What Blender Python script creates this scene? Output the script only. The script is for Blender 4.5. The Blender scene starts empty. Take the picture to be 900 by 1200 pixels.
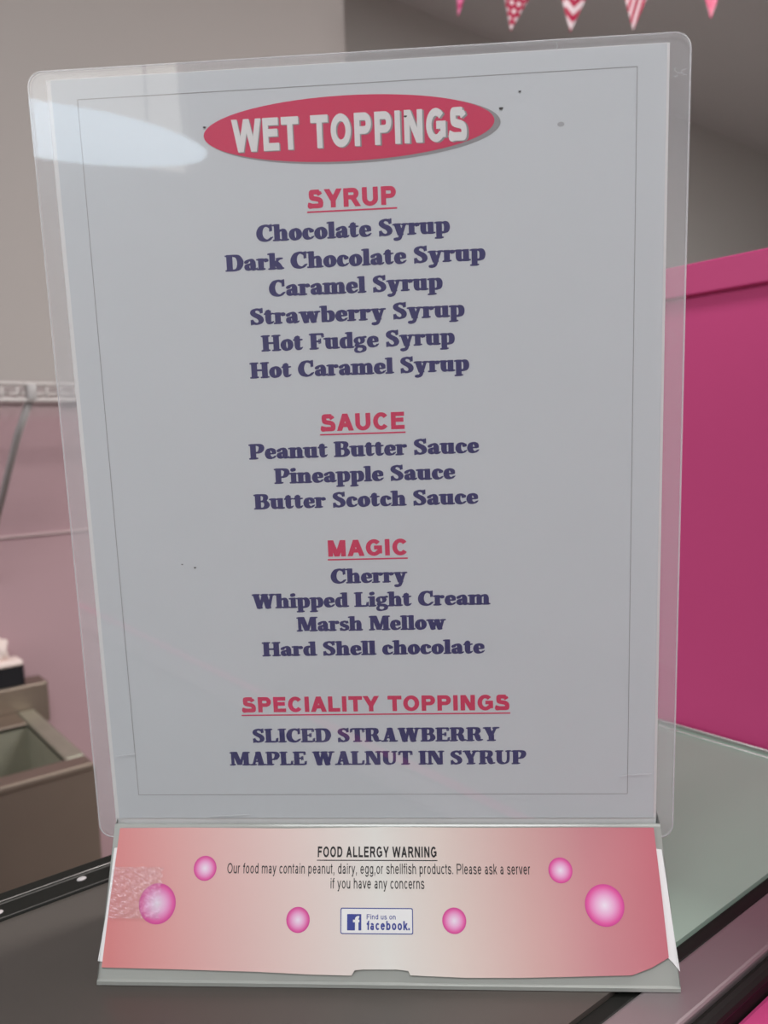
import bpy, bmesh, math, random, mathutils.geometry
from mathutils import Vector, Matrix
PI = math.pi
C = bpy.context.scene.collection
SC = bpy.context.scene
random.seed(7)

# settings used below
P_SHOP, P_SIDE, P_OVER, P_CEIL = 19, 3, 26, 95
BLIND, REFL_GLOW, HAZE, HAZE2 = 1.6, 4.6, .02, .2
A_SHEET = -.7332819
PINKC, PINKC2 = (202, 72, 128), (198, 70, 124)
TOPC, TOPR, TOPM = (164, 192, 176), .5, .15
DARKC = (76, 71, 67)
CEILC, FARC = (222, 220, 220), (205, 203, 200)
WALLLO, WALLUP = (178, 147, 153), (174, 167, 164)

# ---------------------------------------------------------------- camera
# World: X runs along the serving counter, Y across it, Z up, floor at 0.
EYE = Vector((0, 0, 1.38))
yaw, pitch, roll, F = 0.9008959, 0.09236903, -0.03092075, 927.96
fw = Vector((math.cos(yaw) * math.cos(pitch), math.sin(yaw) * math.cos(pitch), -math.sin(pitch)))
rt = Vector((math.sin(yaw), -math.cos(yaw), 0)); up = rt.cross(fw)
rt2 = math.cos(roll) * rt + math.sin(roll) * up
up2 = -math.sin(roll) * rt + math.cos(roll) * up
cd = bpy.data.cameras.new('camera'); cam = bpy.data.objects.new('camera', cd); C.objects.link(cam)
cam.matrix_world = Matrix((( rt2.x, up2.x, -fw.x, EYE.x), (rt2.y, up2.y, -fw.y, EYE.y), (rt2.z, up2.z, -fw.z, EYE.z), (0, 0, 0, 1)))
cd.sensor_fit = 'VERTICAL'; cd.sensor_height = 36; cd.lens = F / 1200 * 36
cd.clip_start = 0.01
cd.dof.use_dof = True; cd.dof.focus_distance = 0.30; cd.dof.aperture_fstop = cd.lens / 2.2
SC.camera = cam

# ---------------------------------------------------------------- light and exposure
SC.view_settings.view_transform = 'Standard'; SC.view_settings.look = 'None'
SC.view_settings.gamma = 1; SC.view_settings.use_curve_mapping = False
SC.view_settings.exposure = 0.0
wd = bpy.data.worlds.new('world'); SC.world = wd; wd.use_nodes = True
wd.node_tree.nodes['Background'].inputs[0].default_value = (.75, .85, 1, 1)
wd.node_tree.nodes['Background'].inputs[1].default_value = 0.4
def area(name, loc, target, sx, sy, power, col):
    l = bpy.data.lights.new(name, 'AREA'); l.shape = 'RECTANGLE'; l.size = sx; l.size_y = sy; l.energy = power; l.color = col
    o = bpy.data.objects.new(name, l); C.objects.link(o); o.location = loc
    o.rotation_euler = (Vector(target) - Vector(loc)).to_track_quat('-Z', 'Y').to_euler()
    return o
# area lamps added to light the card, as if by shop-front daylight
area('shopfront_fill', (-2.1, 0.75, 1.75), (0.2, 0.25, 1.3), 1.6, 1.4, P_SHOP, (.93, .97, 1.0))
area('side_fill', (0.9, -2.5, 1.9), (0.15, 0.3, 1.2), 1.6, 1.5, P_SIDE, (1.0, .98, .97))  # added fill in front of a windowless wall
# overhead light above the photographer; far lamp added to brighten counter and far room
area('ceiling_light_near', (-.4, -.7, 2.84), (-.4, -.7, 0), .6, 1.2, P_OVER, (.97, .985, 1.0))
area('ceiling_fill_far', (1.8, -0.5, 2.84), (1.8, -0.5, 0), 1.2, 0.6, P_CEIL, (1.0, .98, .95))


# ---------------------------------------------------------------- materials
def lin(c):
    return tuple(((v / 255 + .055) / 1.055) ** 2.4 if v > 10 else v / 255 / 12.92 for v in c)
def new_mat(name):
    m = bpy.data.materials.new(name); m.use_nodes = True
    return m, m.node_tree.nodes, m.node_tree.links
def pbr(name, rgb, rough=.5, metal=0, noise=0, scale=30, bump=0, coat=0, stretch=(1, 1, 1), spec=.5, detail=3):
    """rgb is the surface's own colour, given as 0-255 sRGB"""
    m, N, L = new_mat(name)
    b = N['Principled BSDF']; b.inputs['Roughness'].default_value = rough; b.inputs['Metallic'].default_value = metal
    b.inputs['Coat Weight'].default_value = coat; b.inputs['Coat Roughness'].default_value = .08
    b.inputs['Specular IOR Level'].default_value = spec
    c = lin(rgb); b.inputs['Base Color'].default_value = (*c, 1)
    if noise or bump:
        tc = N.new('ShaderNodeTexCoord'); mp = N.new('ShaderNodeMapping'); mp.inputs['Scale'].default_value = stretch
        n = N.new('ShaderNodeTexNoise'); n.inputs['Scale'].default_value = scale; n.inputs['Detail'].default_value = detail
        L.new(tc.outputs['Object'], mp.inputs[0]); L.new(mp.outputs[0], n.inputs['Vector'])
        if noise:
            r = N.new('ShaderNodeMapRange'); r.inputs['To Min'].default_value = 1 - noise; r.inputs['To Max'].default_value = 1 + noise
            v = N.new('ShaderNodeVectorMath'); v.operation = 'SCALE'; v.inputs[0].default_value = c
            L.new(n.outputs[0], r.inputs[0]); L.new(r.outputs[0], v.inputs['Scale']); L.new(v.outputs[0], b.inputs['Base Color'])
        if bump:
            bp = N.new('ShaderNodeBump'); bp.inputs['Strength'].default_value = bump; bp.inputs['Distance'].default_value = .002
            L.new(n.outputs[0], bp.inputs['Height']); L.new(bp.outputs[0], b.inputs['Normal'])
    return m
def film(name, haze=.06, rough=.04, bump=.1, scale=18, tint=(1, 1, 1), dist=.001, ior=1.5, detail=1):
    """clear plastic film: mostly see-through, a little milky, mirror-like at its surface"""
    m, N, L = new_mat(name); N.remove(N['Principled BSDF'])
    out = N['Material Output']
    tr = N.new('ShaderNodeBsdfTransparent'); df = N.new('ShaderNodeBsdfDiffuse'); gl = N.new('ShaderNodeBsdfGlossy')
    tr.inputs[0].default_value = (*tint, 1)
    df.inputs[0].default_value = (.8, .82, .85, 1); gl.inputs['Roughness'].default_value = rough
    m1 = N.new('ShaderNodeMixShader'); m1.inputs[0].default_value = haze
    m2 = N.new('ShaderNodeMixShader'); fr = N.new('ShaderNodeFresnel'); fr.inputs[0].default_value = ior
    geo = N.new('ShaderNodeNewGeometry'); mx = N.new('ShaderNodeMix'); mx.data_type = 'FLOAT'; mx.inputs['B'].default_value = .03
    L.new(geo.outputs['Backfacing'], mx.inputs['Factor']); L.new(fr.outputs[0], mx.inputs['A']); L.new(mx.outputs[0], m2.inputs[0])
    tc = N.new('ShaderNodeTexCoord'); n = N.new('ShaderNodeTexNoise'); n.inputs['Scale'].default_value = scale; n.inputs['Detail'].default_value = detail
    bp = N.new('ShaderNodeBump'); bp.inputs['Strength'].default_value = bump; bp.inputs['Distance'].default_value = dist
    L.new(tc.outputs['Object'], n.inputs['Vector']); L.new(n.outputs[0], bp.inputs['Height']); L.new(bp.outputs[0], gl.inputs['Normal'])
    L.new(tr.outputs[0], m1.inputs[1]); L.new(df.outputs[0], m1.inputs[2])
    L.new(m1.outputs[0], m2.inputs[1]); L.new(gl.outputs[0], m2.inputs[2]); L.new(m2.outputs[0], out.inputs[0])
    return m
def glow(name, rgb, s):
    m, N, L = new_mat(name); b = N['Principled BSDF']
    b.inputs['Base Color'].default_value = (.8, .8, .8, 1); b.inputs['Emission Color'].default_value = (*rgb, 1); b.inputs['Emission Strength'].default_value = s
    return m
def node_pattern(name, build, rough=.7):
    """material whose colour comes from build(N, L, object coordinates) -> socket"""
    m, N, L = new_mat(name); b = N['Principled BSDF']; b.inputs['Roughness'].default_value = rough
    tc = N.new('ShaderNodeTexCoord'); L.new(build(N, L, tc.outputs['Object']), b.inputs['Base Color'])
    return m
def nmath(N, L, op, a, b=None, c=None):
    n = N.new('ShaderNodeMath'); n.operation = op
    for i, v in enumerate((a, b, c)):
        if v is None: continue
        if isinstance(v, (int, float)): n.inputs[i].default_value = v
        else: L.new(v, n.inputs[i])
    return n.outputs[0]
def nmix(N, L, fac, c1, c2):
    n = N.new('ShaderNodeMix'); n.data_type = 'RGBA'; L.new(fac, n.inputs['Factor'])
    for key, v in (('A', c1), ('B', c2)):
        s = [i for i in n.inputs if i.name == key and i.type == 'RGBA'][0]
        if isinstance(v, tuple): s.default_value = (*v, 1)
        else: L.new(v, s)
    return [o for o in n.outputs if o.type == 'RGBA'][0]
def nxyz(N, L, v):
    s = N.new('ShaderNodeSeparateXYZ'); L.new(v, s.inputs[0]); return s.outputs

WHITE = pbr('white_paper', (232, 232, 232), .6, noise=.02, scale=60)
PRINT = pbr('printed_paper', (210, 215, 219), .6, noise=.015, scale=25)
NAVY = pbr('navy_ink', (44, 40, 104), .5)
CRIM = pbr('crimson_ink', (214, 44, 92), .5)
GREYI = pbr('grey_ink', (150, 150, 152), .6)
STAIN = pbr('grey_smudge', (176, 178, 182), .6)
DARKI = pbr('dark_speck', (60, 58, 58), .6)
BLACKI = pbr('black_ink', (38, 36, 38), .5)
BLUEI = pbr('blue_ink', (62, 72, 148), .5)
FILM2 = film('laminate_back_film', HAZE2, .035, .12, 22)
FILM = film('laminate_film', HAZE, .02, .06, 20)
RIM = film('laminate_rim', .42, .2, 0, 10)
EDGE = pbr('laminate_seal', (196, 198, 200), .35)
ACRYL = pbr('milky_acrylic', (160, 163, 158), .28, noise=.06, scale=40, coat=.4)
GLARE = film('crinkled_glare_film', .05, .08, .25, 420, dist=.0002, ior=2.1, detail=3)
PINK = pbr('pink_panel', PINKC, .6, noise=.03, scale=5, spec=.25)
PINKL = pbr('pink_trim', PINKC2, .5, spec=.3)
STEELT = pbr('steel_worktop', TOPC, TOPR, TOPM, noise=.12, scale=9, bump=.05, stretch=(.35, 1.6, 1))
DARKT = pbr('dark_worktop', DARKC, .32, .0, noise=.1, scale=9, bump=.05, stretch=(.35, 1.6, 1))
STEELR = pbr('steel_rail', (146, 136, 138), .5, .7, noise=.06, scale=30)
STEELS = pbr('steel_sink', (150, 136, 124), .42, .8, noise=.07, scale=14)
STEELW = pbr('pale_sink_steel', (178, 176, 160), .45, .7, noise=.12, scale=30)  # paler steel of the right rim and bowl
RUBBER = pbr('black_rubber', (20, 21, 18), .6, spec=.25)
SHINY = pbr('bright_steel', (210, 208, 206), .25, .9)
WIREM = pbr('white_wire', (206, 200, 198), .45)
SEAM = pbr('panel_seam', (206, 182, 184), .7)
BRACEM = pbr('grey_bracket', (176, 172, 172), .5, .1)
DBEAD = pbr('dull_dark_bead', (84, 82, 80), .5, .3)
BLACKP = pbr('black_plastic', (18, 19, 26), .4)
CLOTH = pbr('pale_cloth', (236, 218, 212), .85)
FLOORM = pbr('floor_tile', (120, 112, 108), .5, noise=.1, scale=6)
CEILM = pbr('ceiling_paint', CEILC, .9, noise=.02, scale=2)
WALLF = pbr('grey_wall_paint', FARC, .9, noise=.02, scale=2)
WALLB = pbr('back_wall_paint', (170, 165, 162), .9)
# near left wall: warm beige, with pink-tinted light below the shelf painted in
def wall_light_tint(N, L, co):
    z = nxyz(N, L, co)[2]
    n = N.new('ShaderNodeTexNoise'); n.inputs['Scale'].default_value = 1.5
    h = nmath(N, L, 'ADD', z, nmath(N, L, 'MULTIPLY', n.outputs[0], .02))
    f = nmath(N, L, 'SMOOTH_MIN', 1.0, nmath(N, L, 'MAXIMUM', 0.0, nmath(N, L, 'MULTIPLY', nmath(N, L, 'SUBTRACT', h, 1.44), 12.0)), 0.05)
    return nmix(N, L, f, lin(WALLLO), lin(WALLUP))
WALLN = node_pattern('beige_wall_rose_light', wall_light_tint, .8)
# the strip label: salmon ends melting into a white middle, as printed
def strip_print(N, L, co):
    x, y, z = nxyz(N, L, co)
    r = N.new('ShaderNodeValToRGB'); e = r.color_ramp.elements
    stops = [(0, (214, 132, 132)), (.1, (220, 158, 156)), (.22, (222, 182, 178)), (.36, (226, 206, 200)), (.5, (226, 224, 218)), (.62, (222, 206, 198)), (.76, (212, 172, 168)), (.88, (202, 138, 144)), (1, (196, 112, 124))]
    e[0].position, e[0].color = 0, (*lin(stops[0][1]), 1); e[1].position, e[1].color = 1, (*lin(stops[-1][1]), 1)
    for p, c in stops[1:-1]:
        k = e.new(p); k.color = (*lin(c), 1)
    L.new(nmath(N, L, 'ADD', nmath(N, L, 'DIVIDE', x, .216), nmath(N, L, 'MULTIPLY', nmath(N, L, 'ADD', y, .026), .5)), r.inputs[0])
    return r.outputs[0]
STRIP = node_pattern('salmon_strip_print', strip_print, .4)
def bubble_print(N, L, co):
    s = N.new('ShaderNodeVectorMath'); s.operation = 'LENGTH'; L.new(co, s.inputs[0])
    r = N.new('ShaderNodeValToRGB'); e = r.color_ramp.elements
    e[0].color = (*lin((240, 226, 240)), 1); e[1].color = (*lin((206, 70, 146)), 1)
    for p, c in ((.25, (236, 200, 226)), (.6, (230, 150, 198)), (.86, (222, 92, 162))):
        k = e.new(p); k.color = (*lin(c), 1)
    L.new(nmath(N, L, 'MULTIPLY', s.outputs['Value'], 1.0), r.inputs[0])
    return r.outputs[0]
BUBBLE = node_pattern('pink_bubble_print', bubble_print, .4)
FR, FW, FP = lin((178, 14, 68)), lin((232, 212, 218)), lin((205, 62, 122))
def dots(cell, rad, base, dot):
    def f(N, L, co):
        x, y, z = nxyz(N, L, co)
        row = nmath(N, L, 'FLOOR', nmath(N, L, 'DIVIDE', z, cell))
        xs = nmath(N, L, 'ADD', nmath(N, L, 'DIVIDE', x, cell), nmath(N, L, 'MULTIPLY', row, .5))
        a = nmath(N, L, 'SUBTRACT', nmath(N, L, 'FRACT', xs), .5); b = nmath(N, L, 'SUBTRACT', nmath(N, L, 'FRACT', nmath(N, L, 'DIVIDE', z, cell)), .5)
        d = nmath(N, L, 'SQRT', nmath(N, L, 'ADD', nmath(N, L, 'MULTIPLY', a, a), nmath(N, L, 'MULTIPLY', b, b)))
        return nmix(N, L, nmath(N, L, 'LESS_THAN', d, rad), base, dot)
    return f
def zigzag(cell, amp, base, dot):
    def f(N, L, co):
        x, y, z = nxyz(N, L, co)
        t = nmath(N, L, 'PINGPONG', nmath(N, L, 'ADD', x, 1.0), cell)
        v = nmath(N, L, 'FRACT', nmath(N, L, 'DIVIDE', nmath(N, L, 'ADD', z, nmath(N, L, 'MULTIPLY', t, amp)), cell * 1.9))
        return nmix(N, L, nmath(N, L, 'LESS_THAN', v, .5), base, dot)
    return f
def stripes(cell, base, dot):
    def f(N, L, co):
        x, y, z = nxyz(N, L, co)
        v = nmath(N, L, 'FRACT', nmath(N, L, 'DIVIDE', nmath(N, L, 'ADD', x, nmath(N, L, 'MULTIPLY', z, -.22)), cell))
        return nmix(N, L, nmath(N, L, 'LESS_THAN', v, .45), base, dot)
    return f

# ---------------------------------------------------------------- helpers
def link(name, bm_or_me, mat, parent=None, label=None, kind=None, smooth=False):
    if isinstance(bm_or_me, bmesh.types.BMesh):
        me = bpy.data.meshes.new(name); bmesh.ops.recalc_face_normals(bm_or_me, faces=bm_or_me.faces); bm_or_me.to_mesh(me); bm_or_me.free()
    else: me = bm_or_me
    me.materials.append(mat)
    if smooth:
        for p in me.polygons: p.use_smooth = True
    o = bpy.data.objects.new(name, me); C.objects.link(o)
    if parent: o.parent = parent
    if label: o['label'] = label
    if kind: o['kind'] = kind
    return o
def thing(name, label, cat, loc=(0, 0, 0), mat4=None, group=None):
    o = bpy.data.objects.new(name, None); C.objects.link(o); o.empty_display_size = .05
    if mat4 is not None: o.matrix_world = mat4
    else: o.location = loc
    o['label'] = label; o['category'] = cat
    if group: o['group'] = group
    return o
def tag(o, label, cat, group=None):
    o['label'] = label; o['category'] = cat
    if group: o['group'] = group
    return o
def box(x0, x1, y0, y1, z0, z1, bev=0, bm=None, seg=2):
    own = bm or bmesh.new()
    r = bmesh.ops.create_cube(own, size=1)
    for v in r['verts']:
        v.co = Vector((x0 + (v.co.x + .5) * (x1 - x0), y0 + (v.co.y + .5) * (y1 - y0), z0 + (v.co.z + .5) * (z1 - z0)))
    if bev:
        es = {e for v in r['verts'] for e in v.link_edges}
        bmesh.ops.bevel(own, geom=list(es), offset=bev, segments=seg, affect='EDGES', profile=.5)
    return own
def prism(poly, z0, z1, axis='z'):
    """extrude a 2D outline"""
    bm = bmesh.new()
    def P(a, b, t): return {'z': (a, b, t), 'y': (a, t, b), 'x': (t, a, b)}[axis]
    lo = [bm.verts.new(P(a, b, z0)) for a, b in poly]; hi = [bm.verts.new(P(a, b, z1)) for a, b in poly]
    bm.faces.new(lo[::-1]); bm.faces.new(hi)
    n = len(poly)
    for i in range(n): bm.faces.new((lo[i], lo[(i + 1) % n], hi[(i + 1) % n], hi[i]))
    return bm
def tube(pts, r, n=8, bm=None, closed=False):
    bm = bm or bmesh.new(); rings = []
    m = len(pts); pts = [Vector(p) for p in pts]
    for i, p in enumerate(pts):
        a = pts[i - 1] if (i or closed) else p; b = pts[(i + 1) % m] if (i < m - 1 or closed) else p
        d = (b - a).normalized(); s = d.orthogonal().normalized() if i == 0 else (s - s.dot(d) * d).normalized()
        t = d.cross(s)
        rings.append([bm.verts.new(p + r * (math.cos(2 * PI * k / n) * s + math.sin(2 * PI * k / n) * t)) for k in range(n)])
    for i in range(m if closed else m - 1):
        A, B = rings[i], rings[(i + 1) % m]
        for k in range(n): bm.faces.new((A[k], A[(k + 1) % n], B[(k + 1) % n], B[k]))
    if not closed:
        bm.faces.new(rings[0][::-1]); bm.faces.new(rings[-1])
    return bm
def round_rect(x0, y0, x1, y1, r, n=6):
    out = []
    for cx, cy, a in ((x1 - r, y0 + r, -90), (x1 - r, y1 - r, 0), (x0 + r, y1 - r, 90), (x0 + r, y0 + r, 180)):
        out += [(cx + r * math.cos(math.radians(a + 90 * k / n)), cy + r * math.sin(math.radians(a + 90 * k / n))) for k in range(n + 1)]
    return out
def flat(polys, z):
    """thin layer of ink: flat polygons at height z (one mesh)"""
    V, Fs = [], []
    for q in polys:
        Fs.append(list(range(len(V), len(V) + len(q)))); V += [(x, y, z) for x, y in q]
    me = bpy.data.meshes.new('ink'); me.from_pydata(V, [], Fs)
    bm = bmesh.new(); bm.from_mesh(me); bm.normal_update()
    bmesh.ops.reverse_faces(bm, faces=[f for f in bm.faces if f.normal.z < 0]); bm.to_mesh(me); bm.free()
    return me
def ellipse(cx, cy, rx, ry, n=72):
    return [(cx + rx * math.cos(2 * PI * k / n), cy + ry * math.sin(2 * PI * k / n)) for k in range(n)]
def write(G, text, x0, x1, base, cap, z, mat, parent, label, shift=(0, 0), space=290, track=0, bold=0):
    """set a line of lettering between x0 and x1 (mm) on a baseline (mm), capitals cap mm high"""
    polys, a, b = line_polys(G, text, space, track, bold)
    sx = (x1 - x0) / (b - a) / 1000; sy = cap / 700 / 1000
    me = flat([[(x0 / 1000 + (x - a) * sx + shift[0], -base / 1000 + y * sy + shift[1]) for x, y in q] for q in polys], z)
    return link('lettering', me, mat, parent, label)

# ---------------------------------------------------------------- lettering
# Two alphabets drawn as flat outlines: a soft fat serif face and a plain
# grotesque.  A glyph is a list of convex polygons in units of 700 = capital height.
def g_path(pts, n=7, cap=True):
    """variable-width smooth stroke; pts = (x, y, width)"""
    P = [pts[0]] + list(pts) + [pts[-1]]
    S = []
    for i in range(1, len(P) - 2):
        for k in range(n):
            t = k / n
            S.append(tuple(0.5 * (2 * P[i][c] + (P[i + 1][c] - P[i - 1][c]) * t
                     + (2 * P[i - 1][c] - 5 * P[i][c] + 4 * P[i + 1][c] - P[i + 2][c]) * t * t
                     + (3 * P[i][c] - P[i - 1][c] - 3 * P[i + 1][c] + P[i + 2][c]) * t ** 3) for c in range(3)))
    S.append(tuple(pts[-1]))
    L, Rr = [], []
    for i, s in enumerate(S):
        a, b = S[max(i - 1, 0)], S[min(i + 1, len(S) - 1)]
        dx, dy = b[0] - a[0], b[1] - a[1]
        d = math.hypot(dx, dy) or 1
        nx, ny = -dy / d * s[2] / 2, dx / d * s[2] / 2
        L.append((s[0] + nx, s[1] + ny)); Rr.append((s[0] - nx, s[1] - ny))
    out = [[Rr[i], Rr[i + 1], L[i + 1], L[i]] for i in range(len(S) - 1)]
    if cap:
        out += [g_disc(S[0][0], S[0][1], S[0][2] / 2), g_disc(S[-1][0], S[-1][1], S[-1][2] / 2)]
    return out
def g_disc(x, y, r, ry=None, n=14):
    ry = ry or r
    return [(x + r * math.cos(2 * PI * k / n), y + ry * math.sin(2 * PI * k / n)) for k in range(n)]
def g_rect(x0, y0, x1, y1):
    return [(x0, y0), (x1, y0), (x1, y1), (x0, y1)]
def g_slant(xa, ya, xb, yb, w):
    return [(xa - w / 2, ya), (xa + w / 2, ya), (xb + w / 2, yb), (xb - w / 2, yb)]
def g_ring(cx, cy, rx, ry, tx, ty, a0=0, a1=360, n=26):
    out = []
    for k in range(n):
        a, b = (math.radians(a0 + (a1 - a0) * j / n) for j in (k, k + 1))
        out.append([(cx + (rx - tx) * math.cos(a), cy + (ry - ty) * math.sin(a)), (cx + rx * math.cos(a), cy + ry * math.sin(a)),
                    (cx + rx * math.cos(b), cy + ry * math.sin(b)), (cx + (rx - tx) * math.cos(b), cy + (ry - ty) * math.sin(b))])
    return out
def serif(x0, x1, y, r=36):
    return [g_rect(x0, y - r, x1, y + r), g_disc(x0, y, r), g_disc(x1, y, r)]
def stem(x, y0, y1, w, l0=0, r0=0, l1=0, r1=0, r=36):
    """soft stem: l/r = reach of the foot (0) and head (1) serifs beyond it"""
    out = [g_rect(x - w / 2, y0 + 12, x + w / 2, y1 - 12)]
    for (l, q, y) in ((l0, r0, y0 + r), (l1, r1, y1 - r)):
        out += serif(x - w / 2 + 30 - l, x + w / 2 - 30 + q, y, r)
    return out
X = 490
def cooper():
    G = {}
    s, b = 172, 188                                                # lower-case and capital stem widths
    def put(c, adv, *parts):
        G[c] = (adv, [q for p in parts for q in (p if isinstance(p[0], list) else [p])])
    P = g_path
    put('a', 540, P([(365, 330, 165), (365, 150, 172), (385, 70, 140), (450, 52, 90), (505, 85, 46)]),
        P([(105, 365, 130), (130, 395, 110), (230, 450, 80), (325, 425, 120), (365, 330, 165)]),
        P([(350, 290, 60), (220, 265, 78), (125, 200, 145), (130, 100, 150), (215, 45, 90), (300, 70, 62), (350, 110, 50)]))
    put('b', 585, stem(150, 0, 700, s, 0, 0, 70, 0), P([(190, 400, 50), (300, 452, 75), (425, 400, 150), (462, 245, 180), (425, 90, 150), (310, 32, 72), (190, 62, 70)]))
    put('c', 485, P([(385, 355, 140), (360, 400, 90), (260, 452, 74), (165, 400, 140), (122, 245, 180), (165, 100, 155), (275, 42, 90), (370, 62, 66), (440, 125, 44)]))
    put('d', 590, stem(430, 0, 700, s, 0, 70, 70, 0), P([(400, 400, 50), (290, 452, 75), (165, 400, 150), (124, 245, 180), (165, 90, 150), (280, 32, 72), (400, 70, 60)]))
    put('e', 500, P([(150, 245, 60), (420, 245, 60)]), P([(415, 262, 90), (380, 375, 130), (275, 455, 68), (165, 400, 140), (122, 245, 180), (165, 100, 155), (275, 42, 90), (375, 62, 66), (450, 130, 44)]))
    put('g', 540, g_ring(235, 320, 205, 168, 130, 62), P([(350, 440, 60), (410, 470, 60), (470, 455, 90)]), P([(150, 180, 60), (110, 120, 100), (180, 75, 110), (330, 60, 115)]),
        P([(330, 62, 115), (430, 10, 110), (420, -110, 110), (270, -185, 62), (120, -160, 80), (75, -80, 80), (120, 10, 60), (170, 50, 50)]))
    put('h', 620, stem(150, 0, 700, s, 60, 50, 70, 0), stem(450, 0, 340, s, 50, 60), P([(200, 360, 60), (310, 445, 85), (420, 425, 130), (450, 320, 172)]))
    put('i', 310, stem(155, 0, X, s, 60, 60, 70, 0), g_disc(148, 625, 92, 86))
    put('k', 610, stem(150, 0, 700, s, 60, 50, 70, 0), P([(200, 200, 60), (300, 320, 70), (420, 440, 70)]), serif(350, 520, 454), P([(290, 300, 140), (370, 190, 180), (460, 70, 150)]), serif(380, 560, 36))
    put('l', 310, stem(155, 0, 700, s, 60, 60, 70, 0))
    put('m', 915, stem(150, 0, X, s, 60, 50, 70, 0), stem(450, 0, 340, s, 45, 45), stem(750, 0, 340, s, 50, 60),
        P([(200, 360, 60), (310, 445, 85), (420, 425, 130), (450, 320, 172)]), P([(500, 360, 60), (610, 445, 85), (720, 425, 130), (750, 320, 172)]))
    put('n', 620, stem(150, 0, X, s, 60, 50, 70, 0), stem(450, 0, 340, s, 50, 60), P([(200, 360, 60), (310, 445, 85), (420, 425, 130), (450, 320, 172)]))
    put('o', 540, g_ring(270, 245, 240, 257, 178, 82))
    put('p', 590, stem(155, -215, X, s, 60, 60, 70, 0), P([(190, 400, 50), (310, 452, 75), (430, 400, 150), (466, 245, 180), (430, 90, 150), (310, 32, 72), (190, 70, 60)]))
    put('r', 460, stem(150, 0, X, s, 60, 60, 70, 0), P([(200, 350, 60), (270, 430, 80), (345, 425, 125), (370, 395, 130)]))
    put('s', 440, P([(360, 385, 70), (330, 425, 70), (215, 452, 75), (115, 400, 110), (120, 310, 130), (230, 250, 140), (340, 195, 130), (345, 100, 120), (235, 38, 74), (110, 60, 70), (70, 125, 60)]), g_rect(325, 360, 375, 478), g_rect(48, 10, 100, 140))
    put('t', 400, P([(165, 600, 60), (165, 400, 172), (165, 180, 172), (190, 80, 140), (265, 50, 88), (345, 110, 44)]), g_rect(80, 440, 251, 590), serif(45, 330, 450, 34), P([(60, 460, 50), (150, 600, 60)]))
    put('u', 615, P([(150, 400, 172), (150, 180, 172), (185, 75, 135), (280, 40, 80), (400, 100, 60)]), stem(150, 380, X, s, 0, 0, 70, 0), stem(440, 0, X, s, 0, 70, 70, 0))
    put('w', 860, g_slant(290, 0, 150, X, 170), g_slant(290, 0, 430, X, 80), g_slant(590, 0, 450, X, 170), g_slant(600, 0, 735, X, 75),
        serif(40, 250, 454), serif(370, 520, 454), serif(650, 800, 454), g_disc(285, 20, 75, 40), g_disc(590, 20, 75, 40))
    put('y', 590, g_slant(300, 0, 150, X, 185), P([(460, 450, 75), (330, 60, 80), (260, -110, 110), (180, -175, 100), (100, -150, 120)]), serif(45, 260, 454), serif(385, 535, 454), g_disc(300, 30, 90, 50))
    H = 700
    put('A', 760, g_slant(540, 0, 390, H, 205), g_slant(160, 0, 370, H, 80), g_rect(230, 175, 520, 245), serif(60, 260, 36), serif(420, 700, 36), g_disc(385, 670, 95, 42))
    put('B', 680, stem(170, 0, H, b, 60, 0, 60, 0), P([(160, 662, 76), (360, 660, 80), (480, 610, 140), (500, 520, 165), (440, 400, 110), (330, 370, 70), (200, 368, 66)]), P([(300, 370, 60), (470, 350, 110), (545, 200, 185), (480, 80, 140), (350, 38, 78), (160, 37, 74)]))
    put('C', 690, P([(590, 560, 60), (520, 625, 70), (390, 665, 84), (220, 590, 150), (130, 360, 200), (190, 140, 175), (360, 38, 92), (500, 60, 80), (620, 160, 54)]), g_rect(560, 440, 620, 690), g_disc(590, 690, 30), g_disc(590, 440, 30))
    put('D', 750, stem(170, 0, H, b, 60, 0, 60, 0), P([(160, 662, 76), (350, 660, 80), (520, 600, 140), (610, 370, 205), (530, 120, 150), (370, 40, 80), (160, 37, 74)]))
    put('E', 640, stem(170, 0, H, b, 60, 0, 60, 0), g_rect(160, 626, 540, H), g_rect(160, 0, 560, 74), g_rect(200, 320, 420, 390), P([(545, 650, 60), (550, 540, 50)]), P([(570, 50, 60), (590, 190, 50)]), P([(430, 270, 50), (430, 440, 50)]))
    put('F', 620, stem(170, 0, H, b, 60, 80, 60, 0), g_rect(160, 626, 540, H), g_rect(200, 310, 420, 384), P([(545, 650, 60), (560, 530, 50)]), P([(430, 260, 50), (430, 440, 50)]))
    put('H', 790, stem(175, 0, H, b, 65, 60, 65, 60), stem(615, 0, H, b, 60, 65, 60, 65), g_rect(200, 315, 600, 390))
    put('I', 370, stem(185, 0, H, b, 70, 70, 70, 70))
    put('L', 620, stem(170, 0, H, b, 60, 0, 60, 70), g_rect(160, 0, 540, 74), P([(545, 45, 66), (575, 210, 50)]))
    put('M', 960, stem(150, 0, H, 90, 70, 60, 60, 0), g_slant(480, 30, 250, H - 10, 190), g_slant(500, 30, 700, H - 10, 80), stem(780, 0, H, b, 60, 70, 0, 70), g_rect(150, 626, 340, H), g_rect(650, 626, 800, H))
    put('N', 800, stem(150, 0, H, 84, 70, 70, 60, 0), g_slant(620, 0, 240, H, 215), stem(665, 0, H, 84, 0, 0, 80, 70), g_rect(150, 626, 300, H))
    put('P', 660, stem(170, 0, H, b, 60, 80, 60, 0), P([(160, 662, 76), (370, 660, 80), (510, 600, 150), (530, 480, 185), (460, 350, 140), (350, 305, 74), (230, 303, 66)]))
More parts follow.
